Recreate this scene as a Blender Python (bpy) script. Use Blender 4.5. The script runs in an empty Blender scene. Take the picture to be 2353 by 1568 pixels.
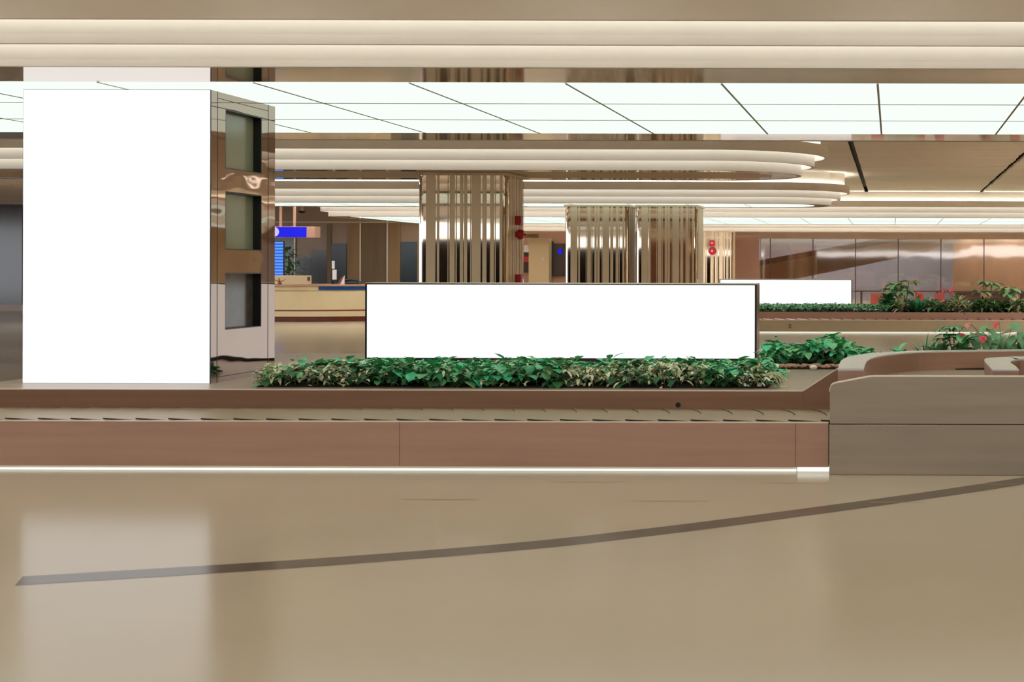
import bpy, math, random
from mathutils import Vector, Matrix
random.seed(7)
S = bpy.context.scene
COL = S.collection

# ------------------------------------------------------------------ camera, world, exposure
F, PX, PY, CH = 3600.0, 2050.0, 620.0, 1.6      # focal length in pixels, principal point, eye height
ROLL = 0.0025
cam_data = bpy.data.cameras.new('camera')
cam_data.sensor_width = 36.0
cam_data.lens = 36.0 * F / 2353.0
cam_data.shift_x = (1176.5 - PX) / 2353.0
cam_data.shift_y = (PY - 784.0) / 2353.0
cam_data.clip_end = 300
cam_data.dof.use_dof = True
cam_data.dof.focus_distance = 22.0
cam_data.dof.aperture_fstop = (cam_data.lens / 1000.0) / 0.011
cam = bpy.data.objects.new('camera', cam_data)
COL.objects.link(cam)
cam.location = (0, 0, CH)
cam.rotation_euler = (Matrix.Rotation(math.radians(90), 3, 'X') @ Matrix.Rotation(ROLL, 3, 'Z')).to_euler()
S.camera = cam

world = bpy.data.worlds.new('world')
S.world = world
world.use_nodes = True
bg = world.node_tree.nodes['Background']
bg.inputs['Color'].default_value = (0.92, 0.95, 1.0, 1)
bg.inputs['Strength'].default_value = 2.0

S.view_settings.view_transform = 'Standard'
S.view_settings.look = 'None'
S.view_settings.gamma = 1.0
S.view_settings.use_curve_mapping = False
S.view_settings.exposure = 0.75
S.cycles.use_denoising = True
S.cycles.max_bounces = 10
S.cycles.diffuse_bounces = 5
S.cycles.glossy_bounces = 6
S.cycles.caustics_reflective = True
S.cycles.sample_clamp_indirect = 6.0

CEIL_W, COVE_W, FILL_W = 0.68, 1.9, 84.0                      # luminous ceiling tiles, cove strips, added fill lamps


def at(px, py, Y):
    """Photo pixel at depth Y -> world point."""
    qx = px + ROLL * (py - PY)
    qy = py - ROLL * (px - PX)
    return Vector(((qx - PX) / F * Y, Y, CH - (qy - PY) / F * Y))


def onz(px, py, z):
    """Photo pixel on the horizontal plane z -> world point."""
    qy = py - ROLL * (px - PX)
    return at(px, py, (CH - z) * F / (qy - PY))


# ------------------------------------------------------------------ materials
def lin(c):
    c = c / 255.0
    return c / 12.92 if c <= 0.04045 else ((c + 0.055) / 1.055) ** 2.4


def rgb(r, g, b):
    return (lin(r), lin(g), lin(b), 1.0)


MATS = {}


def mat(name, col, rough=0.5, metal=0.0, spec=0.5, noise=0.06, nscale=(3, 3, 3), bump=0.0, bscale=None,
        emit=None, estr=1.0, rvar=0.0):
    m = bpy.data.materials.new(name)
    m.use_nodes = True
    nt = m.node_tree
    b = nt.nodes['Principled BSDF']
    b.inputs['Roughness'].default_value = rough
    b.inputs['Metallic'].default_value = metal
    b.inputs['Specular IOR Level'].default_value = spec
    geo = nt.nodes.new('ShaderNodeNewGeometry')
    mp = nt.nodes.new('ShaderNodeMapping')
    mp.inputs['Scale'].default_value = nscale
    nt.links.new(geo.outputs['Position'], mp.inputs['Vector'])
    nz = nt.nodes.new('ShaderNodeTexNoise')
    nz.inputs['Scale'].default_value = 1.0
    nz.inputs['Detail'].default_value = 5.0
    nt.links.new(mp.outputs['Vector'], nz.inputs['Vector'])
    mr = nt.nodes.new('ShaderNodeMapRange')
    mr.inputs['From Min'].default_value = 0.3
    mr.inputs['From Max'].default_value = 0.7
    mr.inputs['To Min'].default_value = 1 - noise
    mr.inputs['To Max'].default_value = 1 + noise
    nt.links.new(nz.outputs['Fac'], mr.inputs['Value'])
    mx = nt.nodes.new('ShaderNodeVectorMath')
    mx.operation = 'SCALE'
    mx.inputs[0].default_value = col[:3]
    nt.links.new(mr.outputs['Result'], mx.inputs['Scale'])
    nt.links.new(mx.outputs['Vector'], b.inputs['Base Color'])
    if rvar:
        mr2 = nt.nodes.new('ShaderNodeMapRange')
        mr2.inputs['To Min'].default_value = rough - rvar
        mr2.inputs['To Max'].default_value = rough + rvar
        nt.links.new(nz.outputs['Fac'], mr2.inputs['Value'])
        nt.links.new(mr2.outputs['Result'], b.inputs['Roughness'])
    if bump:
        src = nz
        if bscale:
            mp2 = nt.nodes.new('ShaderNodeMapping')
            mp2.inputs['Scale'].default_value = bscale
            nt.links.new(geo.outputs['Position'], mp2.inputs['Vector'])
            src = nt.nodes.new('ShaderNodeTexNoise')
            src.inputs['Scale'].default_value = 1.0
            src.inputs['Detail'].default_value = 2.0
            nt.links.new(mp2.outputs['Vector'], src.inputs['Vector'])
        bp = nt.nodes.new('ShaderNodeBump')
        bp.inputs['Strength'].default_value = 1.0
        bp.inputs['Distance'].default_value = bump
        nt.links.new(src.outputs['Fac'], bp.inputs['Height'])
        nt.links.new(bp.outputs['Normal'], b.inputs['Normal'])
    if emit:
        b.inputs['Emission Color'].default_value = emit
        b.inputs['Emission Strength'].default_value = estr
    MATS[name] = m
    return m


def emis(name, col, strength):
    return mat(name, rgb(30, 30, 30), 0.6, emit=col, estr=strength, spec=0.0)


M_FLOOR = mat('polished_stone_floor', rgb(187, 170, 145), 0.16, noise=0.03, nscale=(0.5, 0.5, 1), spec=0.075)
M_JOINT = mat('pinkish_floor_joint', rgb(206, 158, 126), 0.2, spec=0.1)
M_STRIPE = mat('dark_stone', rgb(92, 76, 62), 0.16, spec=0.075, noise=0.08, nscale=(6, 6, 6))
M_CEIL = mat('ceiling_slat_paint', rgb(240, 228, 214), 0.6, spec=0.2, noise=0.04, nscale=(0.4, 3, 1))
M_DARK = mat('dark_void', rgb(52, 40, 32), 0.6, spec=0.2)
M_RING = mat('cream_plaster', rgb(226, 215, 202), 0.65, spec=0.15, noise=0.015)
M_MIRROR = mat('polished_bronze_soffit', rgb(196, 172, 148), 0.07, metal=1.0, noise=0.05, nscale=(1.5, 1.5, 1.5))
M_TILE = emis('luminous_tile', (0.82, 0.95, 0.84, 1), CEIL_W)
M_FILL = emis('fill_light_lens', (0.97, 0.99, 1.0, 1), FILL_W)
M_FILL_F = emis('bright_fill_light_lens', (0.98, 0.99, 1.0, 1), FILL_W * 3.4)
M_UP = emis('upward_cove_light', (0.96, 1.0, 0.92, 1), 10.0)
M_OFFICE = emis('office_tube_light', (0.9, 0.95, 1.0, 1), 9.0)
M_COVE = emis('cove_light', (0.93, 1.0, 0.99, 1), COVE_W)
M_UNLIT = mat('unlit_soffit_panel', rgb(222, 200, 168), 0.5, spec=0.3)
M_SEAM = mat('tile_frame', rgb(170, 142, 132), 0.5)
M_METAL = mat('brushed_bronze_steel', rgb(186, 148, 128), 0.36, metal=0.55, noise=0.07, nscale=(0.8, 0.8, 14),
              bump=0.0004, bscale=(2, 2, 160), rvar=0.05)
M_METAL_D = mat('brushed_brown_steel', rgb(140, 104, 82), 0.38, metal=0.45, noise=0.08, nscale=(0.8, 0.8, 18),
                bump=0.0004, bscale=(2, 2, 160), rvar=0.05)
M_METAL_G = mat('brushed_grey_steel', rgb(172, 158, 140), 0.30, metal=0.7, noise=0.06, nscale=(0.8, 0.8, 14),
                bump=0.0004, bscale=(2, 2, 160), rvar=0.05)
M_TRIM = mat('polished_steel_edge', rgb(240, 222, 204), 0.3, metal=0.4, noise=0.02)
M_PTOP = mat('planter_top_steel', rgb(178, 156, 136), 0.32, metal=0.35, noise=0.05, nscale=(0.8, 12, 3))
M_PANEL2 = mat('beige_carousel_side', rgb(196, 178, 146), 0.35, metal=0.1, noise=0.04)
M_KLED2 = emis('far_kick_light', (0.98, 0.97, 0.78, 1), 0.5)
M_BRIGHT = mat('brushed_silver_cap', rgb(238, 232, 226), 0.25, metal=0.35, noise=0.05, nscale=(3, 30, 3),
               bump=0.001, bscale=(1.5, 7, 1))
M_PLATE = mat('belt_plate_metal', rgb(168, 146, 116), 0.42, metal=0.4, noise=0.07, nscale=(5, 8, 5))
M_RUBBER = mat('black_rubber', rgb(30, 26, 30), 0.6, spec=0.3)
M_KICK = mat('white_kick_plate', rgb(228, 214, 196), 0.35, spec=0.4)
M_KLED = emis('kick_light', (0.96, 1.0, 0.86, 1), 0.8)
M_SCREEN = emis('blank_white_screen', (1, 1, 1, 1), 0.62)
M_BLACK = mat('black_frame', rgb(20, 19, 22), 0.35, spec=0.4)
M_COPPER = mat('copper_tinted_side', rgb(150, 112, 92), 0.2, metal=0.8)
M_PMIRROR = mat('bronze_mirror', rgb(166, 146, 132), 0.035, metal=1.0, noise=0.03, bump=0.006, bscale=(0.8, 0.9, 2.2))
M_CMIRROR = mat('column_mirror', rgb(196, 176, 156), 0.03, metal=1.0, noise=0.02)
M_CSTRIP = mat('beige_column_stripe', rgb(230, 210, 180), 0.4, spec=0.4, noise=0.03)
M_NICHE = mat('grey_niche_glass', rgb(132, 126, 102), 0.18, spec=0.6, noise=0.12, nscale=(1, 1.2, 1.2))
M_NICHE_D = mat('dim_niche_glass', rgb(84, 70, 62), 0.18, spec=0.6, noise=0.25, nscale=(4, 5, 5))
M_SOIL = mat('dark_soil', rgb(44, 36, 28), 0.9, spec=0.1, noise=0.3, nscale=(20, 20, 20))
M_STONE = mat('pinkish_pebble', rgb(172, 128, 104), 0.6, noise=0.25, nscale=(9, 9, 9), spec=0.3)
M_LG = mat('leaf_emerald', rgb(74, 190, 134), 0.42, noise=0.22, nscale=(14, 14, 14), spec=0.4)
M_LM = mat('leaf_mid_green', rgb(122, 190, 130), 0.45, noise=0.22, nscale=(14, 14, 14), spec=0.4)
M_LC = mat('leaf_cream_variegated', rgb(232, 228, 188), 0.5, noise=0.2, nscale=(30, 30, 30), spec=0.3)
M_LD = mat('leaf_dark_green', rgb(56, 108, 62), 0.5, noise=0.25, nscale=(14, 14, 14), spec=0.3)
M_LO = mat('leaf_olive', rgb(160, 172, 124), 0.5, noise=0.25, nscale=(12, 12, 12), spec=0.3)
M_LB = mat('leaf_broad_sage', rgb(120, 166, 118), 0.42, noise=0.16, nscale=(10, 10, 10), spec=0.4)
M_STEM = mat('plant_stem', rgb(150, 148, 104), 0.6)
M_RED = mat('red_spathe', rgb(232, 66, 84), 0.35, spec=0.5, noise=0.08)
M_PINK = mat('pink_spathe', rgb(236, 134, 122), 0.4, noise=0.1)
M_ALARM = mat('red_alarm_plastic', rgb(186, 26, 48), 0.35, spec=0.5)
M_WALL = mat('brown_gloss_wall', rgb(166, 136, 110), 0.16, spec=0.5, noise=0.10, nscale=(0.9, 0.9, 0.4))
M_WALLD = mat('smoked_glass_wall', rgb(40, 36, 34), 0.10, spec=0.7, noise=0.35, nscale=(2.2, 2.2, 0.3))
M_TEAL = mat('dark_teal_glass', rgb(46, 56, 62), 0.12, spec=0.6, noise=0.25, nscale=(2.5, 2.5, 0.4))
M_WOOD = mat('brown_wood_panel', rgb(160, 126, 90), 0.35, spec=0.4, noise=0.12, nscale=(5, 5, 0.5))
M_WOODD = mat('dark_wood_panel', rgb(130, 106, 78), 0.35, spec=0.4, noise=0.14, nscale=(4, 4, 0.5))
M_PEACH = mat('peach_panel', rgb(180, 138, 116), 0.4, noise=0.03)
M_CREAM = mat('cream_laminate', rgb(206, 188, 150), 0.3, spec=0.5, noise=0.02)
M_DRED = mat('dark_red_band', rgb(132, 62, 50), 0.25, spec=0.5)
M_ROSE = mat('rose_band', rgb(178, 104, 92), 0.25, spec=0.5)
M_NAVY = mat('navy_panel', rgb(6, 58, 122), 0.3, spec=0.5)
M_BLUE = emis('blue_sign_face', rgb(22, 22, 238), 0.6)
M_LILAC = emis('pale_lilac_disc', rgb(206, 196, 246), 0.6)
M_FID1 = emis('blue_screen_row', rgb(40, 104, 226), 0.6)
M_FID2 = emis('light_blue_screen_row', rgb(104, 160, 244), 0.6)
M_WHITE = mat('white_paint', rgb(224, 226, 222), 0.4)
M_GREEN = mat('dark_green_board', rgb(40, 78, 48), 0.3, spec=0.5, noise=0.15)
M_BLUEGREY = mat('reflected_blue_grey', rgb(160, 166, 186), 0.6, noise=0.05, nscale=(0.3, 0.3, 0.3))
M_CHAIR = mat('red_chair_plastic', rgb(198, 92, 82), 0.4)
M_DBROWN = mat('dark_brown_timber', rgb(74, 46, 32), 0.4)


def glass_mat():
    m = bpy.data.materials.new('bronze_tinted_glass')
    m.use_nodes = True
    nt = m.node_tree
    nt.nodes.clear()
    out = nt.nodes.new('ShaderNodeOutputMaterial')
    tr = nt.nodes.new('ShaderNodeBsdfTransparent')
    tr.inputs['Color'].default_value = (0.74, 0.68, 0.62, 1)
    gl = nt.nodes.new('ShaderNodeBsdfGlossy')
    gl.inputs['Color'].default_value = (0.8, 0.74, 0.68, 1)
    gl.inputs['Roughness'].default_value = 0.03
    geo = nt.nodes.new('ShaderNodeNewGeometry')
    nz = nt.nodes.new('ShaderNodeTexNoise')
    nz.inputs['Scale'].default_value = 0.5
    nt.links.new(geo.outputs['Position'], nz.inputs['Vector'])
    bp = nt.nodes.new('ShaderNodeBump')
    bp.inputs['Distance'].default_value = 0.002
    nt.links.new(nz.outputs['Fac'], bp.inputs['Height'])
    nt.links.new(bp.outputs['Normal'], gl.inputs['Normal'])
    mx = nt.nodes.new('ShaderNodeMixShader')
    mx.inputs['Fac'].default_value = 0.20
    nt.links.new(tr.outputs['BSDF'], mx.inputs[1])
    nt.links.new(gl.outputs['BSDF'], mx.inputs[2])
    nt.links.new(mx.outputs['Shader'], out.inputs['Surface'])
    return m


M_GLASS = glass_mat()


# ------------------------------------------------------------------ mesh helpers
class MB:
    def __init__(s):
        s.v, s.f, s.m = [], [], []

    def add(s, verts, faces, mi=0):
        o = len(s.v)
        s.v += [tuple(p) for p in verts]
        s.f += [tuple(i + o for i in f) for f in faces]
        s.m += [mi] * len(faces)
        return s

    def box(s, x0, x1, y0, y1, z0, z1, mi=0):
        v = [(x, y, z) for z in (z0, z1) for y in (y0, y1) for x in (x0, x1)]
        return s.add(v, [(0, 2, 3, 1), (4, 5, 7, 6), (0, 1, 5, 4), (2, 6, 7, 3), (0, 4, 6, 2), (1, 3, 7, 5)], mi)

    def quad(s, a, b, c, d, mi=0):
        return s.add([a, b, c, d], [(0, 1, 2, 3)], mi)

    def prism(s, pts, axis, a, b, mi=0):
        """polygon pts (2D) swept along an axis from a to b; axis 'y': pts are (x,z); 'z': (x,y); 'x': (y,z)"""
        def P(p, t):
            return {'y': (p[0], t, p[1]), 'z': (p[0], p[1], t), 'x': (t, p[0], p[1])}[axis]
        n = len(pts)
        v = [P(p, a) for p in pts] + [P(p, b) for p in pts]
        f = [tuple(range(n)), tuple(range(2 * n - 1, n - 1, -1))]
        f += [(i, n + i, n + (i + 1) % n, (i + 1) % n) for i in range(n)]
        return s.add(v, f, mi)

    def tube(s, pts, r, n=8, mi=0, r2=None):
        pts = [Vector(p) for p in pts]
        k = len(pts)
        rings = []
        for i, p in enumerate(pts):
            d = (pts[min(i + 1, k - 1)] - pts[max(i - 1, 0)]).normalized()
            u = d.orthogonal().normalized()
            w = d.cross(u)
            rr = r if r2 is None else r + (r2 - r) * i / max(1, k - 1)
            rings.append([p + (u * math.cos(2 * math.pi * j / n) + w * math.sin(2 * math.pi * j / n)) * rr for j in range(n)])
        v = [q for ring in rings for q in ring]
        f = []
        for i in range(k - 1):
            for j in range(n):
                f.append((i * n + j, i * n + (j + 1) % n, (i + 1) * n + (j + 1) % n, (i + 1) * n + j))
        f.append(tuple(range(n - 1, -1, -1)))
        f.append(tuple(range((k - 1) * n, k * n)))
        return s.add(v, f, mi)

    def lathe(s, c, prof, n=16, mi=0, axis='z'):
        """profile (radius, height) about an axis through c"""
        c = Vector(c)
        v, f = [], []
        for r, h in prof:
            for j in range(n):
                t = 2 * math.pi * j / n
                a, b = r * math.cos(t), r * math.sin(t)
                v.append(c + (Vector((a, b, h)) if axis == 'z' else Vector((a, h, b)) if axis == 'y' else Vector((h, a, b))))
        for i in range(len(prof) - 1):
            for j in range(n):
                f.append((i * n + j, i * n + (j + 1) % n, (i + 1) * n + (j + 1) % n, (i + 1) * n + j))
        f.append(tuple(range(n - 1, -1, -1)))
        f.append(tuple(range((len(prof) - 1) * n, len(prof) * n)))
        return s.add(v, f, mi)

    def build(s, name, mats, parent=None, bevel=0.0, smooth=False):
        if not isinstance(mats, (list, tuple)):
            mats = [mats]
        org = WLOC.get(parent.name, Vector((0, 0, 0))) if parent else Vector((0, 0, 0))
        me = bpy.data.meshes.new(name)
        me.from_pydata([tuple(Vector(p) - org) for p in s.v], [], s.f)
        for m in mats:
            me.materials.append(m)
        me.polygons.foreach_set('material_index', s.m)
        if smooth:
            me.polygons.foreach_set('use_smooth', [True] * len(s.f))
        me.update()
        o = bpy.data.objects.new(name, me)
        COL.objects.link(o)
        if parent:
            o.parent = parent
            WLOC[o.name] = org
        if bevel:
            b = o.modifiers.new('bevel', 'BEVEL')
            b.width = bevel
            b.segments = 2
            b.limit_method = 'ANGLE'
        return o


WLOC = {}


def tag(o, label=None, cat=None, group=None, kind=None):
    for k, v in (('label', label), ('category', cat), ('group', group), ('kind', kind)):
        if v:
            o[k] = v
    return o


def thing(name, label, cat, loc, group=None):
    o = bpy.data.objects.new(name, None)
    COL.objects.link(o)
    o.location = loc
    WLOC[o.name] = Vector(loc)
    return tag(o, label, cat, group)


def struct(o):
    o['kind'] = 'structure'
    return o


# ------------------------------------------------------------------ the hall
struct(MB().box(-50, 30, -16, 86, -0.2, 0).build('floor', M_FLOOR))

# dark inlaid stripe, an arc in plan
pts = [(-4.45, 7.99), (-3.2, 8.48), (-2.13, 9.03), (-1.35, 9.62), (-0.71, 10.19), (0.2, 11.05), (1.0, 11.88), (2.6, 13.6)]
mb = MB()
L, R = [], []
N = 60
import bisect
def interp(t):
    i = min(int(t), len(pts) - 2)
    u = t - i
    p0, p1, p2, p3 = (Vector(pts[max(0, min(len(pts) - 1, i + k))]) for k in (-1, 0, 1, 2))
    return 0.5 * (2 * p1 + (p2 - p0) * u + (2 * p0 - 5 * p1 + 4 * p2 - p3) * u * u + (3 * p1 - p0 - 3 * p2 + p3) * u ** 3)
for k in range(N + 1):
    t = k / N * (len(pts) - 1)
    p = interp(t)
    d = (interp(min(t + 0.05, len(pts) - 1.0001)) - interp(max(t - 0.05, 0))).normalized()
    n = Vector((-d.y, d.x))
    L.append(p + n * 0.125)
    R.append(p - n * 0.125)
v = [(p.x, p.y, 0.001) for p in L] + [(p.x, p.y, 0.001) for p in R]
mb.add(v, [(i, i + N + 1, i + N + 2, i + 1) for i in range(N)])
struct(mb.build('trim_1', M_STRIPE))
for k, (p0, p1, py) in enumerate(((925, 1100, 1148.5), (1450, 1632, 1152), (1258, 1420, 1108), (1738, 1905, 1110.5), (1996, 2125, 1155), (2236, 2360, 1113.5))):
    a, b = onz(p0, py, 0), onz(p1, py, 0)
    struct(MB().quad((a.x, a.y - 0.009, 0.0018), (b.x, a.y - 0.009, 0.0018), (b.x, a.y + 0.009, 0.0018), (a.x, a.y + 0.009, 0.0018)).build('trim_%d' % (40 + k), M_JOINT))

# slatted ceiling with dark slots
ZC = 4.0
mb = MB()
slots = [-0.8 + 3.55 * k for k in range(-14, 9)]
xs = [-50] + slots + [30]
y = -16.0
while y < 71:
    for a, b in zip(xs[:-1], xs[1:]):
        mb.prism([(y + 0.02, ZC + 0.06), (y + 0.03, ZC + 0.035 + 0.025 * math.sin(y * 2.7)), (y + 0.64, ZC - 0.01 * math.sin(y * 1.9)), (y + 0.67, ZC + 0.07)], 'x', a + 0.06, b - 0.06)
    y += 0.72
mb.box(-50, 30, -16, 72, ZC + 0.16, ZC + 0.30, 1)
struct(mb.build('ceiling', [M_CEIL, M_DARK]))

struct(MB().box(-50, 30, -16.3, -16, 0, 2.9).build('wall_front', M_WALLD))
struct(MB().box(16, 16.3, -16, 70, 0, 4.0).build('wall_right', M_CREAM))


# ------------------------------------------------------------------ stepped ceiling lights
ZF = 3.212


def outline(x0, x1, y0, y1, r, off, n=12):
    x0, x1, y0, y1 = x0 - off, x1 + off, y0 - off, y1 + off
    r = max(0.02, r + off)
    r = min(r, (y1 - y0) / 2 - 0.001, (x1 - x0) / 2 - 0.001)
    out = []
    for cx, cy, a0 in ((x1 - r, y0 + r, -90), (x1 - r, y1 - r, 0), (x0 + r, y1 - r, 90), (x0 + r, y0 + r, 180)):
        for k in range(n + 1):
            a = math.radians(a0 + 90.0 * k / n)
            out.append((cx + r * math.cos(a), cy + r * math.sin(a)))
    return out


def band(mb, oi, oo, z0, z1, mi=0):
    """solid ring between two matching outlines"""
    n = len(oi)
    v = [(x, y, z0) for x, y in oi] + [(x, y, z0) for x, y in oo] + [(x, y, z1) for x, y in oi] + [(x, y, z1) for x, y in oo]
    f = []
    for i in range(n):
        j = (i + 1) % n
        f += [(i, j, n + j, n + i), (2 * n + i, 3 * n + i, 3 * n + j, 2 * n + j), (n + i, n + j, 3 * n + j, 3 * n + i), (i, 2 * n + i, 2 * n + j, j)]
    return mb.add(v, f, mi)


def flat(mb, oi, oo, z, mi=0):
    n = len(oi)
    v = [(x, y, z) for x, y in oi] + [(x, y, z) for x, y in oo]
    return mb.add(v, [(i, (i + 1) % n, n + (i + 1) % n, n + i) for i in range(n)], mi)


def ceiling_light(label, x0, x1, y0, y1, r, inset, lit, xcols=None, rows=1, tile=None):
    root = thing('ceiling_light', label, 'ceiling light', ((x0 + x1) / 2, (y0 + y1) / 2, ZF), 'stepped ceiling lights')
    O = lambda off: outline(x0, x1, y0, y1, r, off)
    mb = MB(); band(mb, O(-0.06), O(0.0), ZF, ZF + 0.32); mb.build('inner_ring', M_RING, root)
    mb = MB(); band(mb, O(0.17), O(0.23), ZF + 0.15, ZF + 0.50); mb.build('middle_ring', M_RING, root)
    mb = MB(); band(mb, O(0.40), O(0.46), ZF + 0.31, ZF + 0.50); mb.build('outer_ring', M_RING, root)
    mb = MB(); band(mb, O(0.27), O(0.33), ZF + 0.50, ZC - 0.01); mb.build('upper_ring', M_RING, root)
    mb = MB(); band(mb, O(0.002), O(0.168), ZF + 0.27, ZF + 0.30); mb.build('light_strip', M_COVE, root)
    mb = MB(); band(mb, O(0.232), O(0.398), ZF + 0.42, ZF + 0.45); mb.build('light_strip', M_COVE, root)
    mb = MB(); band(mb, O(0.345), O(0.385), ZF + 0.455, ZF + 0.475); mb.build('light_strip', M_UP, root)
    mb = MB(); flat(mb, O(-inset), O(-0.06), ZF + 0.004); mb.build('mirror_soffit', M_MIRROR, root)
    po = O(-inset)
    mb = MB(); mb.add([(x, y, ZF + 0.03) for x, y in po], [tuple(range(len(po) - 1, -1, -1))]); mb.build('panel_back', M_SEAM, root)
    g = 0.004
    if not lit:
        mb = MB(); mb.prism(outline(x0, x1, y0, y1, r, -inset - g), 'z', ZF + 0.004, ZF + 0.02)
        mb.build('soffit_panel', M_UNLIT, root)
        return root
    # luminous tiles clipped to the panel outline
    px0, px1, py0, py1 = x0 + inset, x1 - inset, y0 + inset, y1 - inset
    rr = max(0.02, r - inset)
    rr = min(rr, (py1 - py0) / 2 - 0.001)
    cols = [px0] + [c for c in xcols if px0 + 0.2 < c < px1 - 0.2] + [px1]

    def halfw(yv):                    # how far the rounded end pulls the tile edge in at yv
        e = 0.0
        if yv < py0 + rr: e = rr - math.sqrt(max(0, rr * rr - (py0 + rr - yv) ** 2))
        if yv > py1 - rr: e = rr - math.sqrt(max(0, rr * rr - (yv - py1 + rr) ** 2))
        return e
    dy = (py1 - py0) / rows
    for c in cols[1:-1]:
        MB().box(c - 0.010, c + 0.010, py0, py1, ZF - 0.004, ZF + 0.001).build('tile_joint', M_SEAM, root)
    for j in range(1, rows):
        MB().box(px0, px1, py0 + dy * j - 0.016, py0 + dy * j + 0.016, ZF - 0.003, ZF + 0.001).build('tile_joint', M_SEAM, root)
    for i in range(len(cols) - 1):
        for j in range(rows):
            a, b = cols[i] + g, cols[i + 1] - g
            c, d = py0 + dy * j + g, py0 + dy * (j + 1) - g
            K = 10
            ys = [c + (d - c) * k / K for k in range(K + 1)]
            rt = [(min(b, px1 - halfw(q)), q) for q in ys]
            lf = [(max(a, px0 + halfw(q)), q) for q in ys]
            if max(p[0] - q[0] for p, q in zip(rt, lf)) < 0.1:
                continue
            simple = all(abs(p[0] - b) < 1e-6 for p in rt) and all(abs(p[0] - a) < 1e-6 for p in lf)
            poly = [(a, c), (b, c), (b, d), (a, d)] if simple else \
                [p if p[0] > q[0] else q for p, q in zip(rt, lf)] + [q for p, q in list(zip(rt, lf))[::-1] if p[0] > q[0] + 1e-4]
            mb = MB(); mb.prism(poly, 'z', ZF, ZF + 0.02); mb.build('light_panel', tile or M_TILE, root)
    return root


colsA = [-0.13 + 1.355 * k for k in range(-14, 8)]
ceiling_light('large glowing tiled ceiling light directly above the tall white screen', -16, 6.0, 12.53, 19.72, 3.3, 1.08, True, colsA, 3)
ceiling_light('unlit round-ended ceiling ring just behind the big glowing tiled ceiling', -40, -1.57, 25.56, 28.45, 1.43, 0.5, False)
ceiling_light('smaller round-ended ceiling ring with lit centre over the twin striped columns', -19, -1.54, 38.3, 41.0, 1.33, 0.42, True,
              [-2.2 - 1.45 * k for k in range(1, 12)], 1)
ceiling_light('long thin glowing tiled ceiling light before the far glass wall', -17.5, 20, 48.4, 56.3, 0.25, 0.55, True,
              [0.1 + 1.49 * k for k in range(-14, 14)], 2)
ceiling_light('stepped ceiling ring along the foot of the far glass wall top', -24, 26, 66.9, 69.2, 0.3, 0.4, False)
ceiling_light('unseen tiled ceiling light added to brighten the floor before the carousel', -16, 6.0, -3.8, 3.4, 3.3, 1.08, True, [-11, -5.5, -1], 1)  # out-of-view repeat of the tiled light, added to light the near floor


def fill_light(x, y, lens, store={}):
    """lamp added to the ceiling for fill: trim ring and glowing lens"""
    first = store.setdefault(lens.name, [])
    if not first:
        r = thing('fill_light', 'small round fill lamp added to the slatted ceiling', 'fill_light', (x, y, ZC), 'added fill lamps')
        mb = MB(); band(mb, [(x + 0.09 * math.cos(t * 0.3927), y + 0.09 * math.sin(t * 0.3927)) for t in range(16)],
                        [(x + 0.12 * math.cos(t * 0.3927), y + 0.12 * math.sin(t * 0.3927)) for t in range(16)], ZC - 0.012, ZC + 0.03)
        mb.build('trim_ring', M_RING, r)
        mb = MB(); mb.lathe((x, y, ZC), [(0.09, 0.0), (0.09, 0.02)], 16); mb.build('lens', lens, r)
        first.append(r)
        return
    r = first[0].copy(); COL.objects.link(r); r.location = (x, y, ZC)
    for ch in list(first[0].children):
        c = ch.copy(); COL.objects.link(c); c.parent = r


for y in (-3.7, -1.0, 2.0, 5.0, 8.0, 10.8):                # added fill lamps over the open floor in front of the carousel
    for k in range(12):
        fill_light(-14.3 + 2.4 * k, y, M_FILL)
for y in (27.0, 29.5, 32.0, 34.5, 37.0, 41.0, 43.2, 45.6):   # added fill for the right-hand bay
    for x in (5.2, 7.4, 9.6, 11.8, 14.0):
        fill_light(x, y, M_FILL_F)
for y in (43.2, 45.6, 58.8, 61.2, 63.6):                   # added fill between the far ceiling lights
    for k in range(9):
        fill_light(-2.6 - 2.4 * k, y, M_FILL_F)
for y in (58.8, 61.2, 63.6):
    for x in (-0.2, 2.2, 4.6, 7.0, 9.4):
        fill_light(x, y, M_FILL_F)

# ------------------------------------------------------------------ front baggage carousel
YF = 12.255                                    # face plane
YB = 13.38                                     # planter front plane
ZL = 0.405                                     # ledge height
ZP = 0.557                                     # planter top
XE = at(1904, 970, YF).x
XL = -13.0
car = thing('baggage_carousel', 'long bronze steel baggage carousel in front of the white screens', 'baggage carousel', (-5, YF + 0.5, 0))
seams = [XL, at(918, 1000, YF).x, at(1828, 1000, YF).x, XE]
for a, b in zip(seams[:-1], seams[1:]):
    MB().box(a + 0.0015, b - 0.0015, YF, YF + 0.03, 0.052, ZL - 0.008).build('side_panel', M_METAL, car)
MB().box(XL, XE, YF - 0.003, YF + 0.05, ZL - 0.008, ZL).build('edge_trim', M_TRIM, car)
MB().box(XL, seams[2], YF + 0.15, YF + 0.17, 0.0, 0.05).build('kick_plate', M_KICK, car)
MB().box(XL, seams[2], YF + 0.125, YF + 0.15, 0.004, 0.016).build('light_strip', M_KLED, car)
MB().box(seams[2] + 0.006, XE, YF + 0.15, YF + 0.17, 0.0, 0.05).build('kick_plate', M_KICK, car)
MB().box(seams[2] + 0.006, XE, YF + 0.125, YF + 0.15, 0.004, 0.046).build('light_strip', M_KLED, car)
MB().box(XL, XE, YF + 0.03, YF + 0.17, 0.050, 0.056).build('underside', M_METAL, car)
MB().box(XL, XE + 0.1, YF + 0.05, YB, 0.33, 0.352).build('belt_bed', M_RUBBER, car)
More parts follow.
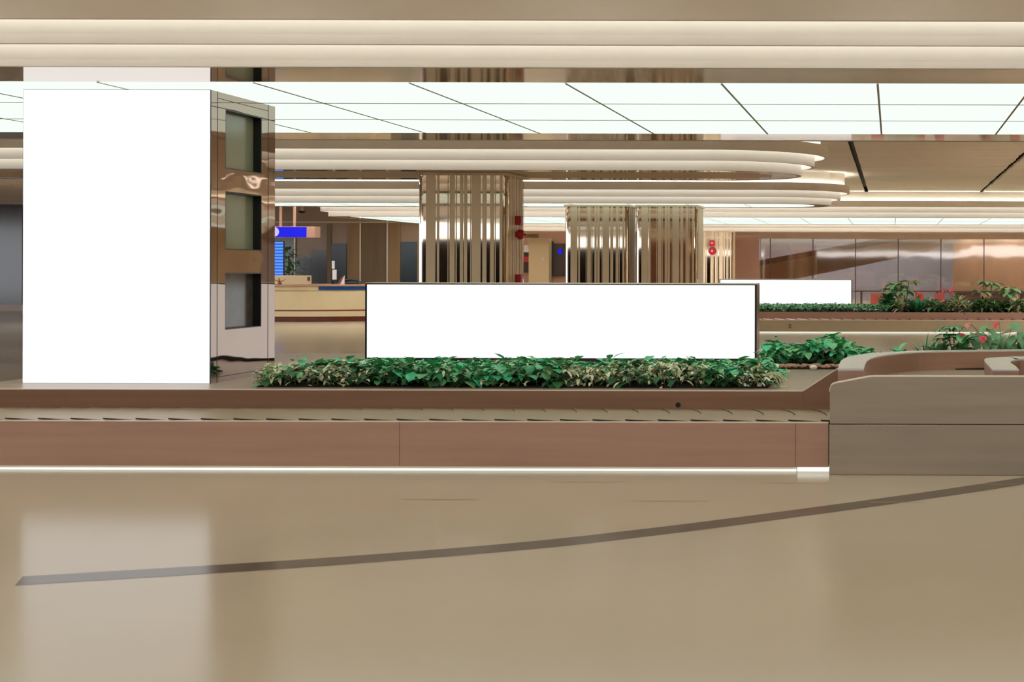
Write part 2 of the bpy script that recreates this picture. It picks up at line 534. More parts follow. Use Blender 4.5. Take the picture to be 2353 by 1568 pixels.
# overlapping crescent plates
PITCH = 75.3 * YF / F
mbp = MB()
nseg = 10
y0, y1 = YF + 0.05, YB - 0.005
def arc(t):
    return 0.16 * (1 - (2 * t - 0.62) ** 2 / 1.9)
NX = 6
vv, ff = [], []
for i in range(NX + 1):
    for j in range(nseg + 1):
        t = j / nseg
        u = i / NX
        x = u * (PITCH + 0.035) + arc(t)
        z = 0.4035 + 0.0165 * (1 - u) * (1 - 0.75 * t)
        vv.append((x, y0 + (y1 - y0) * t, z))
n0 = len(vv)
vv += [(x, y, z - 0.010) for x, y, z in vv]
for i in range(NX):
    for j in range(nseg):
        a = i * (nseg + 1) + j
        ff.append((a, a + nseg + 1, a + nseg + 2, a + 1))
        ff.append((n0 + a, n0 + a + 1, n0 + a + nseg + 2, n0 + a + nseg + 1))
mi = [0] * len(ff)
for j in range(nseg):
    ff.append((j, j + 1, n0 + j + 1, n0 + j)); mi.append(1)
    a = NX * (nseg + 1) + j
    ff.append((a, n0 + a, n0 + a + 1, a + 1)); mi.append(1)
for i in range(NX):
    a = i * (nseg + 1)
    ff.append((a, n0 + a, n0 + a + nseg + 1, a + nseg + 1)); mi.append(1)
    b = a + nseg
    ff.append((b, b + nseg + 1, n0 + b + nseg + 1, n0 + b)); mi.append(1)
mbp.add(vv, ff)
mbp.m = mi
plate0 = None
kx = at(1848, 970, YF).x
k = 0
while kx - k * PITCH > XL:
    x = kx - k * PITCH
    if plate0 is None:
        plate0 = mbp.build('belt_plate', [M_PLATE, M_RUBBER])
        o = plate0
    else:
        o = plate0.copy()
        COL.objects.link(o)
    o.parent = car
    o.location = Vector((x, 0, 0)) - WLOC[car.name]
    k += 1

# end hood at the right
hx0 = at(1906, 1000, YF).x
YH = YF - 0.06
hood = thing('conveyor_hood', 'grey brushed steel end housing of the carousel at right', 'conveyor housing', ((hx0 + 3.5) / 2, YH + 0.5, 0))
MB().box(hx0, 4.0, YH, YB - 0.01, 0.0, ZL - 0.012).build('base_cabinet', M_METAL_G, hood, 0.004)
prof = [at(p[0], p[1], YH) for p in ((1907, 974), (1907, 900), (1907.6, 893), (1910, 887), (1914, 884), (1919, 882), (1996, 867.5), (2010, 866.5))]
pp = [(p.x, p.z) for p in prof]
zt = pp[-1][1]
pp += [(4.0, zt), (4.0, pp[0][1])]
MB().prism(pp, 'y', YH, YH + 0.12).build('side_shield', M_METAL_G, hood)
rim = MB()
for (a, b) in zip(pp[1:-2], pp[2:-1]):
    d = Vector((b[0] - a[0], b[1] - a[1])).normalized()
    nrm = Vector((-d.y, d.x)) * 0.006
    rim.prism([a, b, (b[0] + nrm.x, b[1] + nrm.y), (a[0] + nrm.x, a[1] + nrm.y)], 'y', YH - 0.004, YH + 0.124)
rim.build('edge_trim', M_TRIM, hood)
MB().box(hx0 + 0.004, 4.0, YH + 0.004, YB - 0.05, ZL - 0.013, ZL + 0.002).build('joint_gap', M_RUBBER, hood)

# ------------------------------------------------------------------ planter inside the carousel
XPL = at(51, 880, 14.12).x
xk = at(1845, 901, YB).x
c1, c2 = at(1925, 848, YB), at(1985, 848, YB)
pl = thing('planter', 'long brown steel planter carrying the white screens and foliage', 'planter', (-4, 15.5, 0))
MB().prism([(XL, 0.2), (xk - 0.002, 0.2), (xk - 0.002, ZP), (XL, ZP)], 'y', YB, YB + 0.03).build('front_panel', M_METAL_D, pl)
MB().box(XPL - 0.3, 6.0, YB + 0.03, 19.2, ZP - 0.03, ZP).build('top_plate', M_PTOP, pl)
MB().box(XL, XPL - 0.3, YB + 0.03, YB + 0.16, ZP - 0.03, ZP).build('top_plate', M_METAL_D, pl)
MB().box(XPL - 0.3, 6.0, 19.17, 19.2, 0, ZP - 0.03).build('back_panel', M_METAL_D, pl)
mb = MB().box(XL, xk, YB - 0.003, YB + 0.033, ZP, ZP + 0.008)
d = (c1 - Vector((xk, YB, ZP))).normalized()
q = Vector((-d.z, 0, d.x)) * 0.007
mb.build('edge_trim', M_TRIM, pl)
hp = at(1558, 931, YB)
mb = MB(); mb.lathe((hp.x, YB, hp.z), [(0.0001, -0.004), (0.022, -0.004), (0.022, 0.004)], 20, 0, 'y'); mb.build('drain_hole', M_RUBBER, pl)
MB().box(at(1742, 850, 16.3).x, 1.2, 16.35, 18.9, ZP, ZP + 0.012).build('soil', M_SOIL, pl)
MB().box(at(600, 880, 13.8).x, at(1765, 880, 13.8).x, 13.72, 15.7, ZP, ZP + 0.012).build('soil', M_SOIL, pl)


def chute(label, outer, inner, z, zb, cap_mat, cat='conveyor guide'):
    o = [onz(px, py, z) for px, py in outer]
    i = [onz(px, py, z) for px, py in inner]

    def smooth(P):
        out = []
        for k in range(len(P) - 1):
            p0, p1, p2, p3 = P[max(k - 1, 0)], P[k], P[k + 1], P[min(k + 2, len(P) - 1)]
            for s_ in range(5):
                u = s_ / 5
                out.append(0.5 * (2 * p1 + (p2 - p0) * u + (2 * p0 - 5 * p1 + 4 * p2 - p3) * u * u + (3 * p1 - p0 - 3 * p2 + p3) * u ** 3))
        return out + [P[-1]]
    o, i = smooth(o), smooth(i)
    root = thing('conveyor_guide', label, cat, (o[0].x, o[0].y, zb), 'curved conveyor walls')
    n = len(o)
    mb = MB()
    v = [(p.x, p.y, z - 0.012) for p in o] + [(p.x, p.y, z - 0.012) for p in i] + [(p.x, p.y, zb) for p in o] + [(p.x, p.y, zb) for p in i]
    f = []
    for k in range(n - 1):
        f += [(k, k + 1, 2 * n + k + 1, 2 * n + k), (n + k, 3 * n + k, 3 * n + k + 1, n + k + 1), (2 * n + k, 2 * n + k + 1, 3 * n + k + 1, 3 * n + k)]
    f += [(0, 2 * n, 3 * n, n), (n - 1, 2 * n - 1, 4 * n - 1, 3 * n - 1)]
    mb.add(v, f)
    mb.build('curved_side', M_METAL, root, smooth=False)
    mb = MB()
    v = [(p.x, p.y, z) for p in o] + [(p.x, p.y, z) for p in i] + [(p.x, p.y, z - 0.012) for p in o] + [(p.x, p.y, z - 0.012) for p in i]
    f = []
    for k in range(n - 1):
        f += [(k, n + k, n + k + 1, k + 1), (k, k + 1, 2 * n + k + 1, 2 * n + k), (n + k, 3 * n + k, 3 * n + k + 1, n + k + 1)]
    f += [(0, 2 * n, 3 * n, n)]
    mb.add(v, f)
    mb.build('top_cap', cap_mat, root)
    return root


ZW = c1.z
cw1 = chute('long curved steel wall sweeping away in front of the flowering plants',
      [(1925, 849), (1930, 834), (1938, 825), (1958, 818.5), (1992, 812.5), (2050, 808.5), (2150, 805), (2353, 803), (2600, 801.5)],
      [(1985, 849), (1988, 838), (1993, 829), (2005, 823), (2030, 817), (2080, 811.2), (2150, 808), (2353, 805.3), (2600, 803.6)],
      ZW, ZP, M_BRIGHT)
MB().prism([(xk, 0.36), (c2.x, 0.36), (c2.x, c1.z), (c1.x, c1.z), (xk, ZP)], 'y', YB, YB + 0.03).build('end_panel', M_METAL_D, cw1)
a, b = (xk, ZP), (c1.x, c1.z)
mb = MB()
mb.prism([a, b, (b[0] + q.x, b[1] + q.z), (a[0] + q.x, a[1] + q.z)], 'y', YB - 0.003, YB + 0.033)
mb.build('edge_trim', M_TRIM, cw1)
chute('short curved steel wall end showing above the grey hood at right',
      [(2280, 850), (2270, 838), (2262, 829), (2266, 823.5), (2285, 821.6), (2315, 820.3), (2353, 819.2), (2600, 817)],
      [(2342, 850), (2333, 841), (2323, 834), (2324, 830), (2334, 827.5), (2344, 826.3), (2353, 825.5), (2600, 823)],
      ZW, 0.36, M_BRIGHT)

# ------------------------------------------------------------------ mirror pillar with tall screen
YPF, YPB = 14.12, 15.60
xa, xb = at(51, 880, YPF).x, at(482, 880, YPF).x
pil = thing('mirror_pillar', 'tall bronze mirror pillar with a blank white screen filling its front', 'advertising pillar', ((xa + xb) / 2, (YPF + YPB) / 2, ZP))
ztop = ZF - 0.004
# body with three niches cut in the right side
nich = [(3.07, 2.52), (2.31, 1.77), (1.556, 1.03)]
ny0, ny1 = 14.44, 15.27
ND = 0.09
mb = MB()
mb.box(xa, xb - ND, YPF + 0.02, YPB, ZP, ztop)
mb.box(xb - ND, xb, YPF + 0.02, ny0, ZP, ztop)
mb.box(xb - ND, xb, ny1, YPB, ZP, ztop)
zz = ztop
for zt_, zb_ in nich:
    mb.box(xb - ND, xb, ny0, ny1, zt_, zz)
    zz = zb_
mb.box(xb - ND, xb, ny0, ny1, ZP, zz)
mb.build('mirror_cladding', M_PMIRROR, pil)
for i, (zt_, zb_) in enumerate(nich):
    mb = MB()
    mb.box(xb - ND + 0.012, xb - 0.001, ny1 - 0.012, ny1 - 0.001, zb_ + 0.001, zt_ - 0.001)
    mb.box(xb - ND + 0.012, xb - 0.001, ny0 + 0.001, ny0 + 0.012, zb_ + 0.001, zt_ - 0.001)
    mb.box(xb - ND + 0.012, xb - 0.001, ny0 + 0.012, ny1 - 0.012, zt_ - 0.013, zt_ - 0.001)
    mb.box(xb - ND + 0.012, xb - 0.001, ny0 + 0.012, ny1 - 0.012, zb_ + 0.001, zb_ + 0.008)
    nf = mb.build('niche_frame', M_BLACK, pil)
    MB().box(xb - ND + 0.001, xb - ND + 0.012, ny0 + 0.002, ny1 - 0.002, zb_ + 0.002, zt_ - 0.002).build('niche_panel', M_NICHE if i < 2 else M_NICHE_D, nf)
mb = MB()
for yv in (14.27, 15.43):
    mb.box(xb, xb + 0.002, yv - 0.003, yv + 0.003, ZP, ztop)
mb.box(xb, xb + 0.002, 14.27, 15.43, 3.145, 3.151)
mb.box(xb, xb + 0.002, 14.27, 15.43, 0.602, 0.608)
mb.build('panel_joint', M_BLACK, pil)
MB().box(xa, xb, YPF + 0.004, YPF + 0.02, ZP, ztop).build('screen_frame', M_BLACK, pil)
MB().box(xa + 0.004, xb - 0.004, YPF, YPF + 0.004, ZP + 0.002, ztop - 0.004).build('screen', M_SCREEN, pil)


# ------------------------------------------------------------------ low wide screens
def wide_screen(label, px0, px1, pyt, pyb, Y, depth, zbase, group):
    a, b = at(px0, pyb, Y), at(px1, pyb, Y)
    zt_, zb_ = at((px0 + px1) / 2, pyt, Y).z, at((px0 + px1) / 2, pyb, Y).z
    fw = 0.022
    root = thing('advertising_screen', label, 'advertising screen', ((a.x + b.x) / 2, Y + depth / 2, zbase), group)
    MB().box(a.x - fw, b.x + fw, Y + 0.012, Y + depth, zbase, zt_ + 0.012).build('casing', M_COPPER, root, 0.004)
    MB().box(a.x - fw, b.x + fw, Y + 0.004, Y + 0.012, zbase, zt_ + 0.012).build('bezel', M_BLACK, root)
    MB().box(a.x - fw, b.x + fw, Y, Y + depth + 0.01, zt_ + 0.012, zt_ + 0.022).build('top_trim', M_TRIM, root)
    MB().box(a.x, b.x, Y, Y + 0.005, zb_, zt_).build('screen', M_SCREEN, root)
    return root


wide_screen('wide low blank white screen behind the variegated foliage bed', 843, 1734, 655, 823.5, 17.56, 0.38, ZP, 'low wide blank screens')
ZP2 = 0.51
wide_screen('small distant blank white screen above the far clipped groundcover', 1655, 1956, 643.5, 699, 41.5, 0.3, ZP2, 'low wide blank screens')


# ------------------------------------------------------------------ plants
def leaf(mb, base, az, elev, length, width, mi=0, droop=0.5, heart=True, fold=0.15, seg=4):
    """a folded, drooping leaf blade"""
    d = Vector((math.cos(az), math.sin(az), 0))
    side = Vector((-d.y, d.x, 0))
    prof = [0.05, 0.92, 1.0, 0.62, 0.0] if heart else [0.1, 0.7, 1.0, 0.7, 0.0]
    if seg == 3:
        prof = [0.12, 1.0, 0.8, 0.0] if heart else [0.2, 0.9, 0.8, 0.0]
    p = Vector(base)
    e = elev
    rows = []
    for k in range(seg + 1):
        up = Vector((0, 0, 1)) * math.cos(e) - d * math.sin(e)
        w = prof[k] * width / 2
        rows.append((p - side * w + up * fold * w, p.copy(), p + side * w + up * fold * w))
        p = p + (d * math.cos(e) + Vector((0, 0, 1)) * math.sin(e)) * (length / seg)
        e -= droop / seg
    v = [q for r in rows for q in r]
    f = []
    for k in range(seg):
        for c in (0, 1):
            a = k * 3 + c
            f.append((a, a + 1, a + 4, a + 3))
    mb.add(v, f, mi)


def bed(name, label, cat, x0, x1, ya, yb, zg, hfun, count, size, tone, group=None):
    mb = MB()
    for _ in range(count):
        x, y = random.uniform(x0, x1), random.uniform(ya, yb)
        h = hfun(x, y)
        if h <= 0.01:
            continue
        u = random.random() ** 0.6
        z = zg + 0.015 + h * u + (random.uniform(0.02, 0.06) if random.random() < 0.025 else 0)
        mi = tone(x, y, u)
        s_ = size * random.uniform(0.6, 1.3) * (0.7 if mi == 2 else 1.0)
        az = random.gauss(-math.pi / 2, 1.3)
        ln = s_ * (1.0 if mi != 2 else 1.05)
        wd = s_ * (random.uniform(0.55, 0.8) if mi != 2 else random.uniform(0.25, 0.45))
        leaf(mb, (x, y, z), az, random.uniform(-0.5, 0.7), ln, wd, mi, random.uniform(0.3, 1.3), True, random.uniform(-0.1, 0.45), 3)
    # a few runners and stems
    for _ in range(count // 14):
        x, y = random.uniform(x0, x1), random.uniform(ya, yb)
        h = hfun(x, y)
        if h <= 0.02:
            continue
        a = random.uniform(0, 6.28)
        mb.tube([(x, y, zg), (x + 0.03 * math.cos(a), y + 0.03 * math.sin(a), zg + h * 0.6), (x + 0.08 * math.cos(a), y + 0.08 * math.sin(a), zg + h * 0.8)], 0.003, 4, 3)
    o = mb.build(name, [M_LG, M_LM, M_LC, M_STEM, M_LD], smooth=True)
    return tag(o, label, cat, group, 'stuff')


bx0, bx1 = at(592, 880, 13.9).x, at(1772, 880, 13.9).x
def h1(x, y):
    e = min(x - bx0, bx1 - x, (y - 13.70) * 1.6)
    base = 0.20 - 0.112 * max(0, (y - 14.2) / 1.5)
    base *= 0.86 + 0.14 * math.sin(x * 5.1 + 1.3 * math.sin(y * 4)) 
    return base * min(1.0, 0.35 + max(0, e) / 0.22)
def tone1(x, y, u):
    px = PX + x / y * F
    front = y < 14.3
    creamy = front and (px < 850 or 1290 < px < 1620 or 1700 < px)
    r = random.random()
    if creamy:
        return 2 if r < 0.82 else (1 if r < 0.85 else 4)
    if u < 0.45:  # low leaves darker: shade inside the bed put into leaf colour
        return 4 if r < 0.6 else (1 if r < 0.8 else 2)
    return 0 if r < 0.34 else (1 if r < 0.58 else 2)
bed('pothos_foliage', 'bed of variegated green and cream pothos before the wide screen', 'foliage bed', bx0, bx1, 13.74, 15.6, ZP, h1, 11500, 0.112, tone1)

def h2(x, y):
    return 0.225 + 0.05 * math.sin(x * 7) - 0.10 * max(0, (x + 0.65) / 0.5) if x < -0.1 else 0.12
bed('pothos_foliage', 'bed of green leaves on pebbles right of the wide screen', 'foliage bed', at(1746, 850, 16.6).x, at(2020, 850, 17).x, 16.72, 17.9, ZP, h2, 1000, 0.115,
    lambda x, y, u: 4 if u < 0.4 else (0 if random.random() < 0.35 else (1 if random.random() < 0.9 else 2)))  # dark leaves low down paint the bed's inner shade

# trailing runners at the right end of the front bed
mb = MB()
for k in range(9):
    a0 = at(1752 + k * 2, 880, 13.9)
    p = Vector((a0.x, 13.85 + 0.05 * (k % 3), ZP + 0.10))
    ln = random.uniform(0.12, 0.24)
    mb.tube([p, p + Vector((ln * 0.4, -0.02, 0.03)), p + Vector((ln * 0.8, -0.03, -0.03)), p + Vector((ln, -0.04, -0.085)), p + Vector((ln * 0.7, -0.05, -0.093))], 0.0035, 5)
tag(mb.build('pothos_runners', M_LC), 'pale trailing runners at the right end of the front foliage', 'runners', None, 'stuff')

# pebbles
def pebble(mb, c, r, sq):
    ph = random.uniform(0, 6.28)
    prof = []
    for k in range(6):
        t = -math.pi / 2 + math.pi * k / 5
        prof.append((max(0.0002, r * math.cos(t)), r * sq * math.sin(t)))
    n0 = len(mb.v)
    mb.lathe(c, prof, 9)
    for i in range(n0, len(mb.v)):
        x, y, z = mb.v[i]
        dx, dy = x - c[0], y - c[1]
        w = 1 + 0.22 * math.sin(math.atan2(dy, dx) * 2 + ph)
        mb.v[i] = (c[0] + dx * w, c[1] + dy * w, z)
mb = MB()
for _ in range(150):
    x, y = random.uniform(at(1745, 850, 16.3).x, -0.55), random.uniform(16.36, 16.75)
    r = random.uniform(0.012, 0.03)
    pebble(mb, (x, y, ZP + 0.012 + r * 0.5), r, 0.65)
tag(mb.build('pebbles', M_STONE, smooth=True), 'small pinkish pebbles edging the green bed right of the wide screen', 'pebbles', None, 'stuff')
for i, (px, py, r, lb) in enumerate(((1752, 845, 0.036, 'brown stone closest to the wide screen edge'), (1761, 849, 0.034, 'dark brown stone between two larger stones beside the screen'),
                                 (1772, 843, 0.042, 'larger pinkish stone on the pebbles near the wide screen'), (1771, 849, 0.034, 'round reddish stone at the front of the pebbles'),
                                 (1869, 852, 0.036, 'pale cream stone at the pebble edge near the curved wall'))):
    p = onz(px, py, ZP)
    mb = MB(); pebble(mb, (p.x, p.y, ZP + 0.012 + r * 0.6), r, 0.7)
    tag(mb.build('stone', M_TRIM if i == 4 else M_STONE, smooth=True), lb, 'stone', 'stones beside the wide screen')


def plant_root(name, label, cat, pos, group=None):
    return thing(name, label, cat, pos, group)


def stemmed_leaves(root, pos, specs, lm, Y, name='leaf', heart=True, seg=4):
    """specs: (px, py, length, width, az, elev) - each blade is a part with its stalk"""
    for (px, py, ln, wd, az, el, *rest) in specs:
        yy = Y + (rest[0] if rest else 0)
        b = at(px, py, yy)
        mb = MB()
        leaf(mb, b, az, el, ln, wd, 0, 0.5, heart, 0.18, seg)
        mid = (Vector(pos) + b) / 2 + Vector((0, 0, (b.z - pos[2]) * 0.12))
        mb.tube([pos, mid, b], 0.004, 5, 1)
        o = mb.build(name, [lm, M_STEM], root, smooth=True)
        sm = o.modifiers.new('subd', 'SUBSURF'); sm.levels = 1; sm.render_levels = 1


def flower(root, pos, px, py, Y, size, m, az):
    b = at(px, py, Y)
    mb = MB()
    leaf(mb, b, az, -0.75, size, size * 0.95, 0, 0.5, True, 0.3)
    mb.tube([b + Vector((0, -0.02, -0.1 * size)), b + Vector((0.2 * size * math.cos(az), -0.05 - 0.4 * size, -0.15 * size))], size * 0.07, 6, 2)
    mid = (Vector(pos) + b) / 2 + Vector((0.01, 0, (b.z - pos[2]) * 0.1))
    mb.tube([pos, mid, b], 0.004, 5, 1)
    mb.build('flower', [m, M_STEM, M_PINK], root, smooth=True)


D = -math.pi / 2
YA = 17.3
pa = at(2300, 815, YA); pa.z = ZP
an = plant_root('anthurium', 'broad-leaved anthurium with pink and red flowers behind the curved wall', 'flowering plant', pa)
stemmed_leaves(an, pa, [(2278, 748, 0.20, 0.14, D - 0.9, -0.2), (2266, 755, 0.20, 0.12, D + 0.7, -0.4), (2286, 775, 0.24, 0.15, 0.2, 0.4), (2300, 772, 0.24, 0.13, 0.1, 0.6),
                        (2330, 742, 0.15, 0.15, D + 0.2, -0.5), (2246, 762, 0.24, 0.15, D - 0.2, -1.0), (2262, 768, 0.22, 0.13, D + 0.25, -0.9), (2312, 782, 0.22, 0.17, D + 0.9, -0.6),
                        (2290, 780, 0.2, 0.12, D - 0.5, -0.8), (2338, 762, 0.22, 0.09, D + 0.4, -0.8), (2350, 768, 0.2, 0.12, D + 0.8, -0.6), (2330, 770, 0.2, 0.12, D - 0.6, -0.7),
                        (2356, 790, 0.18, 0.12, D, -0.5), (2276, 790, 0.16, 0.12, D + 1.2, 0.0)], M_LB, YA)
stemmed_leaves(an, pa, [(random.uniform(2225, 2362), random.uniform(760, 792), random.uniform(0.16, 0.24), random.uniform(0.11, 0.16), D + random.uniform(-1.3, 1.3),
                         random.uniform(-1.0, -0.3), random.uniform(0.02, 0.35)) for _ in range(20)], M_LB, YA)
for f_ in ((2228, 742, 0.085, M_PINK, D - 0.6), (2296, 739, 0.10, M_RED, D - 1.0), (2259, 772, 0.10, M_RED, D - 0.1), (2210, 766, 0.055, M_ALARM, D), (2243, 767, 0.03, M_ALARM, D)):
    flower(an, pa, f_[0], f_[1], YA - 0.15, f_[2], f_[3], f_[4])
# umbrella plant
pu = at(2192, 815, YA); pu.z = ZP
um = plant_root('umbrella_plant', 'dark fingered umbrella plant left of the pink anthurium flowers', 'plant', pu)
for (cx, cy, sz, n) in ((2190, 751, 0.17, 10), (2172, 757, 0.16, 10), (2206, 753, 0.16, 10), (2178, 769, 0.17, 10), (2164, 779, 0.15, 9), (2190, 776, 0.15, 9)):
    c = at(cx, cy, YA - 0.05)
    mb = MB()
    for j in range(n):
        leaf(mb, c, 2 * math.pi * j / n + random.uniform(-.2, .2), 0.1, sz * random.uniform(0.8, 1.1), sz * 0.32, 0, 0.9, False, 0.2)
    mb.tube([pu, (pu + c) / 2 + Vector((0.01, 0, 0.02)), c], 0.004, 5, 1)
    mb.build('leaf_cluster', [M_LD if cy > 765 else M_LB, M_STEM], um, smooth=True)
# low leafy plant
def rosette(name, label, cat, px, pyb, Y, zb, n, ln, wd, mlist, elevs=(0.3, 1.3), droop=1.3, heart=False, group=None, smooth=True, rise=0.0):
    p = at(px, pyb, Y)
    p.z = zb
    mb = MB()
    for j in range(n):
        az = 2 * math.pi * j / n * 2.4 + random.uniform(-0.3, 0.3)
        e = random.uniform(*elevs)
        q = p + Vector((random.uniform(-1, 1) * 0.12 * ln, random.uniform(-1, 1) * 0.12 * ln, random.uniform(0, rise)))
        leaf(mb, q, az, e, ln * random.uniform(0.7, 1.15), wd * random.uniform(0.7, 1.2), random.randrange(len(mlist)), droop * random.uniform(0.6, 1.3), heart, 0.3)
    if rise:
        mb.tube([p, p + Vector((0, 0, rise))], 0.008, 5, len(mlist))
    o = mb.build(name, list(mlist) + [M_STEM], smooth=smooth)
    # origin at the base
    me = o.data
    for v_ in me.vertices:
        v_.co -= p
    o.location = p
    return tag(o, label, cat, group)


rosette('leafy_plant', 'low bright green leafy plant under the umbrella plant', 'plant', 2212, 812, YA - 0.2, ZP, 44, 0.20, 0.11, [M_LM, M_LB], (0.1, 1.2), 1.2, True, None, True, 0.24)
rosette('leafy_plant', 'large fresh green leaf clump behind the middle of the curved wall', 'plant', 2158, 812, YA, ZP, 26, 0.24, 0.09, [M_LM, M_LB], (0.3, 1.2), 0.9, False, None, True, 0.16)
rosette('grass_tuft', 'wispy pale green tuft beside the curved wall', 'plant', 2132, 812, YA, ZP, 34, 0.36, 0.02, [M_LB, M_LO], (0.8, 1.5), 0.4, False)
rosette('small_sprout', 'tiny low sprout showing over the curved wall top', 'plant', 2066, 815, YA - 0.3, ZP, 16, 0.17, 0.08, [M_LG, M_LM], (0.2, 0.9), 1.0, True, None, True, 0.17)
rosette('dark_fern', 'dark narrow leaves at the frame edge beside the anthurium', 'plant', 2351, 812, YA + 0.1, ZP, 14, 0.3, 0.06, [M_LD, M_LB], (0.7, 1.4), 0.4, False)

# ------------------------------------------------------------------ far carousel, its planter and plants
Y2 = 39.3
X2L = at(1470, 750, Y2).x
X2L = max(X2L, -4.75)
car2 = thing('baggage_carousel', 'distant beige baggage carousel with red mark below the small screen', 'baggage carousel', (2, Y2 + 0.5, 0))
zl2, zk2 = at(1900, 735.5, Y2).z, at(1900, 762.5, Y2).z
MB().box(X2L, 12, Y2, Y2 + 0.05, zk2, zl2 - 0.015).build('side_panel', M_PANEL2, car2)
MB().box(X2L, 12, Y2 - 0.01, Y2 + 0.08, zl2 - 0.015, zl2).build('edge_trim', M_TRIM, car2)
MB().box(X2L, 12, Y2 + 0.05, Y2 + 0.09, 0.0, zk2).build('light_strip', M_KLED2, car2)
MB().box(X2L, 12, Y2 + 0.09, 40.45, zl2 - 0.06, zl2 - 0.03).build('belt_bed', M_RUBBER, car2)
mb = MB()
x = X2L
while x < 12:
    mb.prism([(x, zl2 - 0.03), (x + 0.27, zl2 - 0.03), (x + 0.27, zl2 - 0.012), (x + 0.02, zl2 + 0.018)], 'y', Y2 + 0.10, 40.44)
    x += 0.29
mb.build('belt', M_METAL, car2)
mk = at(1815, 750, Y2)
mb = MB()
for dx in (-0.022, 0.022):
    mb.box(mk.x + dx - 0.016, mk.x + dx + 0.016, Y2 - 0.004, Y2, mk.z + 0.022, mk.z + 0.045)
mb.prism([(mk.x - 0.03, mk.z - 0.02), (mk.x - 0.012, mk.z - 0.02), (mk.x, mk.z + 0.0), (mk.x + 0.012, mk.z - 0.02), (mk.x + 0.03, mk.z - 0.02), (mk.x, mk.z + 0.02)], 'y', Y2 - 0.004, Y2)
mb.box(mk.x - 0.03, mk.x + 0.03, Y2 - 0.004, Y2, mk.z - 0.05, mk.z - 0.026)
mb.build('red_mark', M_DRED, car2)
pl2 = thing('planter', 'distant brown planter bed holding the small screen and far plants', 'planter', (2, 41.5, 0))
z2t = at(1900, 717.5, 40.45).z
MB().box(X2L, 12, 40.45, 40.5, zl2 - 0.02, z2t).build('front_panel', M_METAL, pl2)
MB().box(X2L, 12, 40.5, 43.2, 0.0, z2t - 0.02).build('soil_bed', M_SOIL, pl2)
ZP2 = z2t - 0.02
def h3(x, y):
    return 0.20
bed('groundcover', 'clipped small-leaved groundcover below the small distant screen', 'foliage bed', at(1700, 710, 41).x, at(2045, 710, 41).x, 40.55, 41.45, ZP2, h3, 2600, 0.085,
    lambda x, y, u: 4 if u < 0.35 else (0 if random.random() < 0.3 else (1 if random.random() < 0.7 else 2)))  # darker tone below, shading put into the leaf colour
YP = 41.2
bed('mixed_foliage', 'low mixed olive foliage filling the far bed between the taller plants', 'foliage bed', at(2030, 710, 41).x, at(2480, 710, 41).x, 41.1, 42.4, ZP2,
    lambda x, y: 0.24 + 0.07 * math.sin(x * 4.3) * math.sin(y * 3 + x), 2200, 0.17, lambda x, y, u: 4 if u < 0.35 or random.random() < 0.2 else (1 if random.random() < 0.5 else 2))  # low leaves dark as painted shade, some others dark at random
rosette('bushy_plant', 'dense dark green bush left of the tall split-leaf plant', 'plant', 2040, 717, YP, ZP2, 44, 0.42, 0.12, [M_LG, M_LD], (0.2, 1.3), 1.2, False, 'far bed plants', True, 0.35)
def split_leaf(name, label, px, pyb, tops, size, Y):
    p = at(px, pyb, Y); p.z = ZP2
    root = plant_root(name, label, 'plant', p, 'far bed plants')
    for (cx, cy) in tops:
        c = at(cx, cy, Y + random.uniform(-0.2, 0.2))
        mb = MB()
        for j in range(9):
            leaf(mb, c, 2 * math.pi * j / 9 + random.uniform(-.2, .2), random.uniform(0, 0.4), size * random.uniform(0.8, 1.1), size * 0.42, random.randrange(2), 1.1, False, 0.25)
        mb.tube([p, (p + c) / 2 + Vector((0.03, 0, 0.04)), c], 0.016, 5, 2)
        mb.build('leaf_cluster', [M_LM, M_LO, M_STEM], root, smooth=True)
split_leaf('split_leaf_plant', 'tall split-leaf plant standing among the far bed plants', 2075, 717, [(2058, 655), (2068, 660), (2088, 648), (2050, 668), (2078, 672)], 0.4, YP)
split_leaf('split_leaf_plant', 'tall split-leaf plant with bare stalks above the far variegated bushes', 2275, 717, [(2262, 650), (2278, 655), (2256, 672)], 0.38, YP)
split_leaf('split_leaf_plant', 'split-leaf plant leaning at the right edge of the far bed', 2300, 717, [(2312, 664), (2325, 668), (2318, 676)], 0.38, YP)
rosette('variegated_bush', 'olive variegated bush at the foot of the tall split-leaf plant', 'plant', 2072, 717, YP - 0.4, ZP2, 52, 0.43, 0.077, [M_LO, M_LC, M_LD], (0.1, 1.3), 1.3, False, 'far bed plants', True, 0.2)
rosette('spiky_plant', 'dark emerald spiky plant below the far red flower', 'plant', 2108, 718, YP - 0.45, ZP2, 52, 0.51, 0.055, [M_LG, M_LD], (0.4, 1.4), 0.5, False, 'far bed plants')
rosette('variegated_bush', 'rounded variegated bush right of the emerald spiky plant', 'plant', 2148, 718, YP - 0.4, ZP2, 57, 0.40, 0.121, [M_LO, M_LD, M_LM], (0.1, 1.3), 1.3, True, 'far bed plants', True, 0.12)
rosette('spider_plant', 'pale arching spider plant standing tallest in the far bed middle', 'plant', 2200, 718, YP - 0.35, ZP2, 78, 0.51, 0.050, [M_LC, M_LO, M_LD], (0.3, 1.4), 1.5, False, 'far bed plants', True, 0.18)
rosette('spider_plant', 'smaller spider plant in front of the tall arching one', 'plant', 2222, 718, YP - 0.45, ZP2, 57, 0.41, 0.055, [M_LC, M_LO, M_LD], (0.2, 1.3), 1.4, False, 'far bed plants', True, 0.08)
rosette('leafy_bush', 'olive leafy bush below the bare-stalked split-leaf plant', 'plant', 2258, 718, YP - 0.35, ZP2, 65, 0.41, 0.132, [M_LO, M_LM, M_LD], (0.1, 1.3), 1.3, True, 'far bed plants', True, 0.2)
